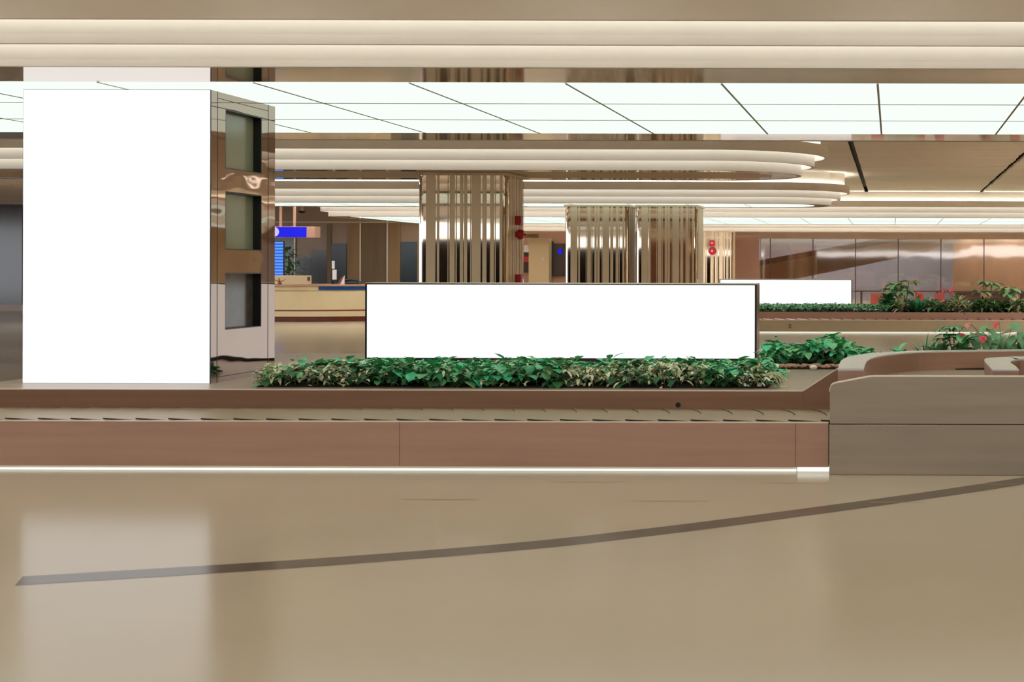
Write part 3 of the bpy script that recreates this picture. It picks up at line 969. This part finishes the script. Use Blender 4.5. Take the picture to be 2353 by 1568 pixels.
rosette('leafy_bush', 'dark leafy bush between the last two far plants', 'plant', 2292, 718, YP - 0.4, ZP2, 59, 0.41, 0.110, [M_LO, M_LD, M_LD], (0.1, 1.3), 1.3, True, 'far bed plants', True, 0.14)
rosette('variegated_bush', 'variegated bush cut by the right edge of the far bed', 'plant', 2336, 718, YP - 0.35, ZP2, 65, 0.44, 0.110, [M_LO, M_LC, M_LD], (0.1, 1.3), 1.3, True, 'far bed plants', True, 0.2)
for (px, py, sz, lb) in ((2112, 672, 0.22, 'red anthurium bloom rising above the emerald spiky plant'), (2170, 664, 0.15, 'left one of two small red blooms over the spider plant'),
                         (2186, 663, 0.17, 'right one of two small red blooms over the spider plant'), (2170, 687, 0.14, 'low red bloom nestled beside the spider plant')):
    p = at(px, 717, YP); p.z = ZP2
    r_ = thing('anthurium', lb, 'flowering plant', p, 'far red blooms')
    flower(r_, p, px - 6, py, YP - 0.1, sz, M_RED, D + 0.8)
    flower(r_, p, px + 2, py + 4, YP - 0.12, sz * 0.8, M_RED, D - 0.6)


# ------------------------------------------------------------------ striped mirror columns
STR = [(220, 280), (290, 304), (357, 362), (370, 402), (408, 415), (435, 455), (460, 481), (500, 504), (508, 566), (577, 603), (625, 628), (630, 650), (656, 661), (686, 704)]
STR = [((a - 168) / 567.0, (b - 168) / 567.0) for a, b in STR]


def column(label, x0, w, Y, d, top=ZF, group='striped mirror columns', strips=STR):
    root = thing('striped_column', label, 'column', (x0 + w / 2, Y + d / 2, 0), group)
    ol = outline(x0, x0 + w, Y, Y + d, 0.09, 0, 6)
    mb = MB(); mb.prism(ol, 'z', 0, top - 0.002)
    mb.build('mirror_cladding', M_CMIRROR, root)
    mb = MB()
    for a, b in strips:
        mb.box(x0 + w * a, x0 + w * b, Y - 0.006, Y + 0.02, 0, top - 0.004)
    mb.build('front_stripes', M_CSTRIP, root)
    mb = MB()
    n = 8
    for i in range(n):
        a = 0.10 + i * 0.8 / n
        mb.box(x0 + w - 0.02, x0 + w + 0.006, Y + d * a, Y + d * (a + 0.8 / n * (0.55 if i % 2 else 0.75)), 0, top - 0.004)
    mb.build('side_stripes', M_CSTRIP, root)
    MB().box(x0 - 0.02, x0 + w + 0.02, Y - 0.02, Y + d + 0.02, top - 0.05, top - 0.003).build('top_collar', M_UNLIT, root)
    return root


xc1 = at(960, 500, 26.2).x
w1 = at(1166, 500, 26.2).x - xc1
column('nearest and widest striped mirror column, behind the wide screen', xc1, w1, 26.2, 1.25)
xc2 = at(1298, 500, 39.2).x
w2 = at(1443, 500, 39.2).x - xc2
column('left one of the twin striped columns behind the wide screen', xc2, w2, 39.2, 1.3)
xc3 = at(1461, 500, 39.2).x
column('right one of the twin striped columns behind the wide screen', xc3, at(1603, 500, 39.2).x - xc3, 39.2, 1.3)
xc4 = at(1606, 600, 66.0).x
w4 = at(1684, 600, 66.0).x - xc4
column('farthest striped column above the small distant screen', xc4, w4, 66.0, 1.0)
MB_ = MB
# red devices on the nearest column's side face
xs_ = xc1 + w1 + 0.006
def side_dev(name, label, px, py, r, square):
    t = (PX - px) / F
    Yd = xs_ / (-t)
    c = Vector((xs_, Yd, at(px, py, Yd).z))
    root = thing(name, label, 'fire alarm device', c, 'red fire alarm devices')
    mb = MB()
    if square:
        mb.box(c.x, c.x + 0.10, c.y - r * 0.3, c.y + r * 0.3, c.z - r * 0.26, c.z + r * 0.26)
        hs = mb.build('housing', M_ALARM, root, 0.01)
        MB().box(c.x + 0.10, c.x + 0.104, c.y - r * 0.15, c.y + r * 0.15, c.z - r * 0.14, c.z + r * 0.14).build('face_plate', M_DRED, hs)
    else:
        mb.lathe(c, [(r * 0.6, 0.0), (r * 0.6, 0.03), (r, 0.035), (r, 0.09), (r * 0.75, 0.13), (0.001, 0.14)], 20, 0, 'x')
        bd = mb.build('bell_dome', M_ALARM, root, smooth=False)
        mb = MB(); mb.lathe(c + Vector((0.13, 0, 0)), [(r * 0.18, 0.0), (r * 0.18, 0.03), (0.001, 0.035)], 10, 0, 'x'); mb.build('centre_bolt', M_DRED, bd)
side_dev('alarm_bell', 'red box-shaped alarm sounder high on the nearest column side', 1186, 507, 0.3, True)
side_dev('alarm_bell', 'round red alarm bell below the sounder on the nearest column', 1186, 539, 0.085, False)
side_dev('call_point', 'low red call point just above the wide screen top edge', 1186, 640, 0.26, True)
c = at(1637, 559, 65.98)
mb = MB().box(c.x - 0.12, c.x + 0.12, 65.86, 65.99, c.z - 0.12, c.z + 0.12)
r_ = thing('alarm_sounder', 'square red alarm sounder on the farthest striped column', 'fire alarm device', (c.x, 65.95, c.z), 'red fire alarm devices')
hs = mb.build('housing', M_ALARM, r_, 0.02); MB().box(c.x - 0.05, c.x + 0.05, 65.85, 65.86, c.z - 0.03, c.z + 0.04).build('face_plate', M_PINK, hs)
c = at(1637, 577, 65.98)
r_ = thing('alarm_bell', 'round red alarm bell on the farthest striped column', 'fire alarm device', (c.x, 65.95, c.z), 'red fire alarm devices')
mb = MB(); mb.lathe((c.x, 65.99, c.z), [(0.10, 0), (0.17, -0.02), (0.17, -0.08), (0.12, -0.12), (0.001, -0.13)], 20, 0, 'y'); bd = mb.build('bell_dome', M_ALARM, r_)
mb = MB(); mb.lathe((c.x, 65.87, c.z), [(0.035, 0), (0.035, -0.02), (0.001, -0.025)], 12, 0, 'y'); mb.build('centre_bolt', M_WHITE, bd)

# ------------------------------------------------------------------ far left wall
YW = 57.4
struct(MB().box(-50, at(1110, 600, YW).x, YW, YW + 0.3, 0, 4.1).build('wall_left', M_WALL))
def wall_panel(name, px0, px1, pyt, pyb, m, Y=YW, t=0.05):
    a, b = at(px0, pyt, Y), at(px1, pyb, Y)
    return struct(MB().box(a.x, b.x, Y - t, Y, max(0, b.z), a.z).build(name, m))
n_ = 0
for (p0, p1, t_, b_, m) in ((-60, 52, 470, 700, M_WALLD), (560, 645, 545, 712, M_WALLD), (645, 677, 545, 712, M_WALLD), (679, 716, 592, 712, M_WALLD), (716, 752, 575, 712, M_WALLD), (752, 762, 515, 712, M_WOODD), (762, 797, 560, 712, M_TEAL),
                            (799, 826, 512, 712, M_WOOD), (830, 888, 512, 712, M_WOODD), (892, 920, 512, 712, M_WOOD), (922, 958, 556, 712, M_TEAL)):
    n_ += 1
    wall_panel('wall_panel_%d' % n_, p0, p1, t_, b_, m)
n_ = 1
for px in (677.5, 828, 890):
    n_ += 1
    wall_panel('trim_%d' % n_, px - 1.2, px + 1.2, 508, 712, M_TRIM, YW - 0.05, 0.03)
n_ += 1
wall_panel('trim_%d' % n_, 628, 960, 509, 513, M_CREAM, YW - 0.05, 0.03)
n_ += 1
wall_panel('trim_%d' % n_, 0, 760, 484, 486, M_DARK, YW - 0.01, 0.02)
# ------------------------------------------------------------------ far back wall, openings, glass wall
YG = 70.0
xg0 = at(1692, 600, YG).x
struct(MB().box(at(1150, 600, YG).x, xg0, YG, YG + 0.3, 0, 4.1).build('wall_back', M_PEACH))
struct(MB().box(xg0, 30, YG - 0.1, YG + 0.3, at(2000, 549, YG).z, 4.1).build('wall_header', M_WALL))
wall_panel('wall_panel_12', 1692, 1745, 541, 712, M_PEACH, YG - 0.3, 0.25)
xg1 = at(1745, 600, YG).x
edges = [xg1] + [at(p, 600, YG).x for p in (1770, 1868, 1966, 2064, 2162, 2261, 2360, 2460, 2560)]
zt_ = at(2000, 549, YG).z
for i, (a, b) in enumerate(zip(edges[:-1], edges[1:])):
    w_ = MB().box(a + 0.012, b - 0.012, YG, YG + 0.02, 0, zt_).build('window_%d' % (i + 1), M_GLASS)
    struct(w_)
for a in edges[1:-1]:
    n_ += 1
    struct(MB().box(a - 0.02, a + 0.02, YG - 0.01, YG + 0.05, 0, zt_).build('trim_%d' % n_, M_DBROWN))
# added room behind the glass; its ramp and blue-grey wall stand for reflections
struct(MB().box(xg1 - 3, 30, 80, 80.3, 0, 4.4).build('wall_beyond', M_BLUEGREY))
struct(MB().box(xg1 - 3, 30, YG + 0.3, 80, 4.2, 4.4).build('ceiling_beyond', M_CEIL))
for k in range(8):
    lx = xg1 + 1.2 + 2.1 * k
    o_ = MB().box(lx - 0.5, lx + 0.5, 73.0, 77.0, 3.45, 3.5).build('glowing_panel', M_OFFICE)
    r_ = thing('office_light', 'long glowing ceiling panel in the room behind the far glass wall', 'ceiling light', (lx, 75, 3.45), 'ceiling panels beyond the glass')
    o_.parent = r_; o_.location = (-lx, -75, -3.45)
    for yy in (73.4, 76.6):
        mb = MB(); mb.tube([(lx, yy, 3.5), (lx, yy, 4.2)], 0.015, 5); mb.build('hanger', M_TRIM, r_)
Yr = 74.0  # solid slabs shaped after a slope reflected in the glass
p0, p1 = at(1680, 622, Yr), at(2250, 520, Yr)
struct(MB().prism([(p0.x, p0.z), (p1.x, p1.z), (p1.x, p1.z + 0.25), (p0.x, p0.z + 0.25)], 'y', Yr, Yr + 1.5).build('trim_reflected_slope', M_DBROWN))
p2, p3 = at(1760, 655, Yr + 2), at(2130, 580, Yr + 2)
struct(MB().prism([(p0.x, p0.z + 0.1), (p1.x, p1.z + 0.1), (p3.x, p3.z), (p2.x, p2.z)], 'y', Yr + 1.6, Yr + 2.2).build('wall_reflected_slope', M_WALL))
struct(MB().box(at(2190, 600, 76).x, 30, 76, 76.3, 0, 4.2).build('wall_side', M_WALL))
# long dark table rail and red chairs before the glass
tb = thing('long_table', 'long dark table line in front of the far glass wall', 'table', (at(2160, 668, 62).x, 62, 0))
ta, tz = at(1962, 668, 62).x, at(2160, 668, 62).z
MB().box(ta, 9.0, 61.7, 62.4, tz - 0.05, tz).build('tabletop', M_DBROWN, tb)
for x in (ta + 0.3, ta + 3.3, ta + 6.3, 8.6):
    MB().box(x - 0.04, x + 0.04, 61.9, 62.2, 0, tz - 0.05).build('leg', M_DBROWN, tb)
bk = thing('low_cabinet', 'low dark brown cabinet behind the right-hand red chairs', 'cabinet', (at(2300, 690, 63.5).x, 63.5, 0))
ca, cb = at(2195, 690, 63.5), at(2420, 672, 63.5)
MB().box(ca.x, cb.x, 63.3, 63.9, 0, cb.z - 0.04).build('body', M_DBROWN, bk)
MB().box(ca.x - 0.05, cb.x + 0.05, 63.25, 63.95, cb.z - 0.04, cb.z + 0.02).build('top', M_DBROWN, bk)
wh = {2016: 'red chair peeping out left of the dense dark bush', 2113: 'red chair hidden behind the red far bloom', 2158: 'red chair between the red bloom and the spider plant',
      2264: 'red chair seen between stalks of the split-leaf plant', 2332: 'red chair nearest the right edge of the frame'}
Yc = 47.0
for px, lb in wh.items():
    c = at(px, 690, Yc)
    r_ = thing('red_chair', lb, 'chair', (c.x, Yc, 0), 'red chairs behind the far planter')
    zt2 = at(px, 674, Yc).z
    hw = 0.16 if px != 2016 else 0.22
    MB().prism([(c.x - hw, 0.42), (c.x + hw, 0.42), (c.x + hw * 0.9, zt2), (c.x - hw * 0.9, zt2)], 'y', Yc - 0.03, Yc).build('backrest', M_CHAIR, r_, 0.01)
    MB().box(c.x - hw, c.x + hw, Yc, Yc + 0.42, 0.42, 0.46).build('seat', M_CHAIR, r_, 0.01)
    for dx in (-hw + 0.03, hw - 0.03):
        for dy in (0.03, 0.38):
            mb = MB(); mb.tube([(c.x + dx, Yc + dy, 0), (c.x + dx, Yc + dy, 0.42)], 0.014, 6); mb.build('leg', M_TRIM, r_)

# service opening seen between the columns
Ys = 69.8
def slab(px0, px1, pyt, pyb, Y, t):
    a, b = at(px0, pyt, Y), at(px1, pyb, Y)
    return MB().box(a.x, b.x, Y - t, Y, b.z, a.z)
r_ = thing('tall_cupboard', 'tan cupboard with paired handles seen between the columns', 'cupboard', (at(1245, 640, Ys).x, Ys - 0.3, 0))
a, b = at(1222, 548, Ys), at(1268, 640, Ys)
MB().box(a.x, b.x, Ys - 0.6, Ys - 0.05, 0, a.z).build('body', M_CREAM, r_, 0.01)
mb = MB(); mb.box(at(1252, 600, Ys).x, at(1254, 600, Ys).x, Ys - 0.64, Ys - 0.6, at(1252, 599, Ys).z, at(1252, 592, Ys).z); mb.build('handle', M_WHITE, r_)
mb = MB(); mb.box(at(1255, 600, Ys).x, at(1257, 600, Ys).x, Ys - 0.64, Ys - 0.6, at(1252, 599, Ys).z, at(1252, 592, Ys).z); mb.build('handle', M_WHITE, r_)
tag(slab(1245, 1272, 555, 583, YG, 0.08).build('green_board', M_GREEN), 'dark green notice board above the tan cupboard', 'board')
tag(slab(1204, 1218, 564, 580, YG, 0.3).build('lamp_shade_box', M_WHITE), 'white square lantern beside the nearest column side', 'lantern')
wall_panel('wall_panel_13', 1204, 1221, 580, 627, M_WALLD, Ys, 0.05)
wall_panel('wall_panel_14', 1268, 1300, 560, 635, M_WALLD, Ys, 0.05)
tag(slab(1204, 1221, 590, 602, Ys - 0.05, 0.05).build('red_banner', M_ALARM), 'small red banner below the white lantern', 'banner')
tag(slab(1283, 1291, 573, 584, Ys - 0.05, 0.05).build('blue_sign', M_BLUE), 'small glowing blue sign left of the twin columns', 'sign')
tag(slab(1204, 1238, 538, 547, Ys - 0.75, 0.6).build('ceiling_bulkhead', M_WOODD), 'dark box hung under the soffit beside the nearest column', 'bulkhead')

# ------------------------------------------------------------------ information counter, sign and screen
YC = 46.6
zt3 = at(760, 655, YC).z
cpx0, cpx1 = at(300, 700, YC).x, at(843, 700, YC).x
def bow(x):                                     # front edge, curving away to the right
    u = max(0.0, (x - (cpx1 - 2.2)) / 2.2)
    return YC + 0.9 * u * u
def bowed(mb, x0, x1, out, z0, z1, depth=0.9):
    n = 16
    fr = [(x0 + (x1 - x0) * k / n, bow(x0 + (x1 - x0) * k / n) - out) for k in range(n + 1)]
    mb.prism(fr + [(x1, YC + 2.2), (x0, YC + 2.2)], 'z', z0, z1)
    return mb
ct = thing('service_counter', 'cream curved service counter with dark red bands beyond the pillar', 'counter', ((cpx0 + cpx1) / 2, YC + 1, 0))
zz = lambda py: at(740, py, YC).z
bowed(MB(), cpx0, cpx1, 0.12, zz(657), zz(654)).build('countertop', M_PEACH, ct)
bowed(MB(), cpx0, cpx1, 0.06, zz(668.5), zz(657)).build('upper_band', M_CREAM, ct)
bowed(MB(), cpx0, cpx1, 0.0, zz(669.5), zz(668.5)).build('dark_gap', M_DBROWN, ct)  # recessed dark brown band below the upper band
bowed(MB(), cpx0, cpx1, 0.06, zz(712.5), zz(669.5)).build('front_panel', M_CREAM, ct)
bowed(MB(), cpx0, cpx1, 0.04, zz(716), zz(712.5)).build('red_band', M_DRED, ct)
bowed(MB(), cpx0, cpx1, 0.06, zz(728), zz(716)).build('lower_panel', M_CREAM, ct)
bowed(MB(), cpx0, cpx1, -0.12, 0.0, zz(728)).build('plinth', M_DRED, ct)
a, b = at(731, 659, YC), at(831, 667, YC)
fr = [(a.x + (b.x - a.x) * k / 8, bow(a.x + (b.x - a.x) * k / 8) - 0.075) for k in range(9)]
MB().prism(fr + [(x, y + 0.03) for x, y in fr[::-1]], 'z', b.z, a.z).build('navy_panel', M_NAVY, ct)
a, b = at(560, 633, YC + 0.5), at(715, 655, YC + 0.5)
part_ = MB().box(a.x, b.x, YC + 0.5, YC + 0.55, zt3, a.z).build('counter_screen', M_CREAM, None, 0.02)
tag(part_, 'beige privacy panel standing on the counter beside the pillar', 'privacy panel')
nb = at(709, 641, YC + 0.48)
tag(MB().box(nb.x - 0.035, nb.x + 0.035, YC + 0.48, YC + 0.5, nb.z - 0.06, nb.z + 0.06).build('door_plate', M_DBROWN), 'small dark plate on the beige privacy panel', 'plate')
# red twig arrangement on the counter
tw = at(643, 655, YC + 0.2)
r_ = thing('twig_arrangement', 'small reddish twig arrangement before the beige privacy panel', 'ornament', (tw.x, YC + 0.2, zt3))
mb = MB(); mb.lathe((tw.x, YC + 0.2, zt3), [(0.05, 0), (0.06, 0.03), (0.045, 0.05)], 10); mb.build('dish', M_DBROWN, r_)
mb = MB()
for k in range(12):
    dx = random.uniform(-0.2, 0.2)
    mb.tube([(tw.x, YC + 0.2, zt3 + 0.04), (tw.x + dx * 0.5, YC + 0.2, zt3 + 0.12), (tw.x + dx, YC + 0.2, zt3 + random.uniform(0.1, 0.24))], 0.008, 4)
mb.build('twigs', M_DRED, r_)
# counter clutter
p = at(785, 655, YC + 0.6)
r_ = thing('leaflet_stand', 'white leaflet with red sweep propped on the counter', 'leaflet', (p.x, p.y, zt3))
MB().prism([(p.x - 0.06, zt3), (p.x + 0.08, zt3), (p.x + 0.08, zt3 + 0.28), (p.x + 0.02, zt3 + 0.18)], 'y', p.y, p.y + 0.03).build('card', M_WHITE, r_)
MB().prism([(p.x - 0.12, zt3 + 0.04), (p.x - 0.03, zt3 + 0.04), (p.x + 0.06, zt3 + 0.24), (p.x + 0.01, zt3 + 0.24)], 'y', p.y - 0.01, p.y).build('red_sweep', M_DRED, r_)
p = at(805, 655, YC + 0.9)
r_ = thing('telephone', 'low black desk telephone on the counter by the leaflet', 'telephone', (p.x, p.y, zt3))
MB().prism([(p.y, zt3), (p.y + 0.3, zt3), (p.y + 0.3, zt3 + 0.10), (p.y, zt3 + 0.04)], 'x', p.x - 0.28, p.x + 0.26).build('base', M_BLACK, r_, 0.01)
mb = MB(); mb.tube([(p.x - 0.22, p.y + 0.12, zt3 + 0.12), (p.x + 0.0, p.y + 0.12, zt3 + 0.14), (p.x + 0.2, p.y + 0.12, zt3 + 0.12)], 0.035, 8); mb.build('handset', M_BLACK, r_)
p = at(768, 655, YC + 1.2)
r_ = thing('desk_monitor', 'grey upright desk monitor seen edge-on above the counter', 'monitor', (p.x, p.y, zt3))
MB().box(p.x - 0.06, p.x + 0.06, p.y, p.y + 0.05, at(768, 643, p.y).z, at(768, 620, p.y).z).build('display', M_WHITE, r_, 0.01)
MB().box(p.x - 0.08, p.x, p.y, p.y + 0.05, at(768, 618, p.y).z, at(768, 600, p.y).z).build('upper_display', M_WHITE, r_, 0.01)
MB().box(p.x - 0.07, p.x - 0.02, p.y + 0.05, p.y + 0.09, zt3, at(768, 600, p.y).z).build('pole', M_BLACK, r_)
# hanging blue sign
Yb = 46.0
a, b = at(628, 522, Yb), at(703, 545, Yb)
r_ = thing('hanging_sign', 'glowing blue sign box hung from two ceiling poles', 'sign', ((a.x + b.x) / 2, Yb + 0.3, b.z))
sf = MB().box(a.x, b.x, Yb, Yb + 0.04, b.z, a.z).build('sign_face', M_BLUE, r_)
dc = at(633, 533, Yb)
mb = MB(); mb.lathe((a.x + 0.03, Yb, dc.z), [(0.0001, -0.01), (0.14, -0.01), (0.14, 0.0)], 20, 0, 'y'); mb.build('pale_disc', M_LILAC, sf)
e = at(722, 545, Yb)
MB().box(a.x, e.x, Yb + 0.04, Yb + 0.5, b.z - 0.02, a.z + 0.02).build('casing', M_PEACH, r_, 0.01)
for px in (644, 676):
    x = at(px, 500, Yb + 0.2).x
    MB().box(x - 0.03, x + 0.03, Yb + 0.2, Yb + 0.26, a.z, ZC).build('hanging_pole', M_PEACH, r_)
# flight information screen
Yi = 48.4
a, b = at(632, 556, Yi), at(650, 634, Yi)
r_ = thing('information_screen', 'tall blue information screen with pale rows beside the pillar', 'screen', ((a.x + b.x) / 2, Yi, 0))
MB().box(a.x - 0.5, b.x + 0.02, Yi + 0.02, Yi + 0.1, b.z, a.z + 0.03).build('casing', M_BLACK, r_)
mb = MB()
n = 11
hh = (a.z - b.z) / n
for k in range(n):
    z0 = b.z + hh * k
    mb.box(a.x - 0.48, b.x, Yi, Yi + 0.02, z0, z0 + hh * 0.5, 0)
    mb.box(a.x - 0.48, b.x, Yi, Yi + 0.02, z0 + hh * 0.5, z0 + hh, 1)
mb.build('display', [M_FID1, M_FID2], r_)
MB().box(a.x - 0.3, a.x - 0.2, Yi + 0.1, Yi + 0.18, 0, a.z).build('stand', M_BLACK, r_)
# dark potted shrub between screen and counter
p = at(664, 690, 50.0); p.z = 0
r_ = thing('potted_shrub', 'dark potted shrub in the shade behind the counter', 'potted plant', p)
mb = MB(); mb.lathe(p, [(0.22, 0), (0.28, 0.45), (0.25, 0.45)], 14); mb.build('pot', M_DBROWN, r_)
mb = MB()
for k in range(150):
    a_ = random.uniform(0, 6.28); rr = random.uniform(0, 0.38); z_ = random.uniform(0.5, 2.2)
    leaf(mb, p + Vector((rr * math.cos(a_), rr * math.sin(a_), z_)), a_, random.uniform(-0.3, 0.8), 0.3, 0.1, random.randrange(2), 1.0, False, 0.2, 3)
mb.tube([p + Vector((0, 0, 0.4)), p + Vector((0, 0, 2.0))], 0.03, 6, 2)
mb.build('foliage', [M_LD, M_LD, M_DBROWN], r_, smooth=True)
# dome camera
p = at(694, 487, 50)
r_ = thing('dome_camera', 'small black dome camera under the far left ceiling', 'camera', (p.x, 50, ZC))
mb = MB(); mb.lathe((p.x, 50, p.z), [(0.001, -0.06), (0.09, -0.03), (0.14, 0.03)], 12); mb.build('dome', M_BLACK, r_)
MB().box(p.x - 0.03, p.x + 0.03, 49.97, 50.03, p.z + 0.03, ZC).build('stem', M_PEACH, r_)
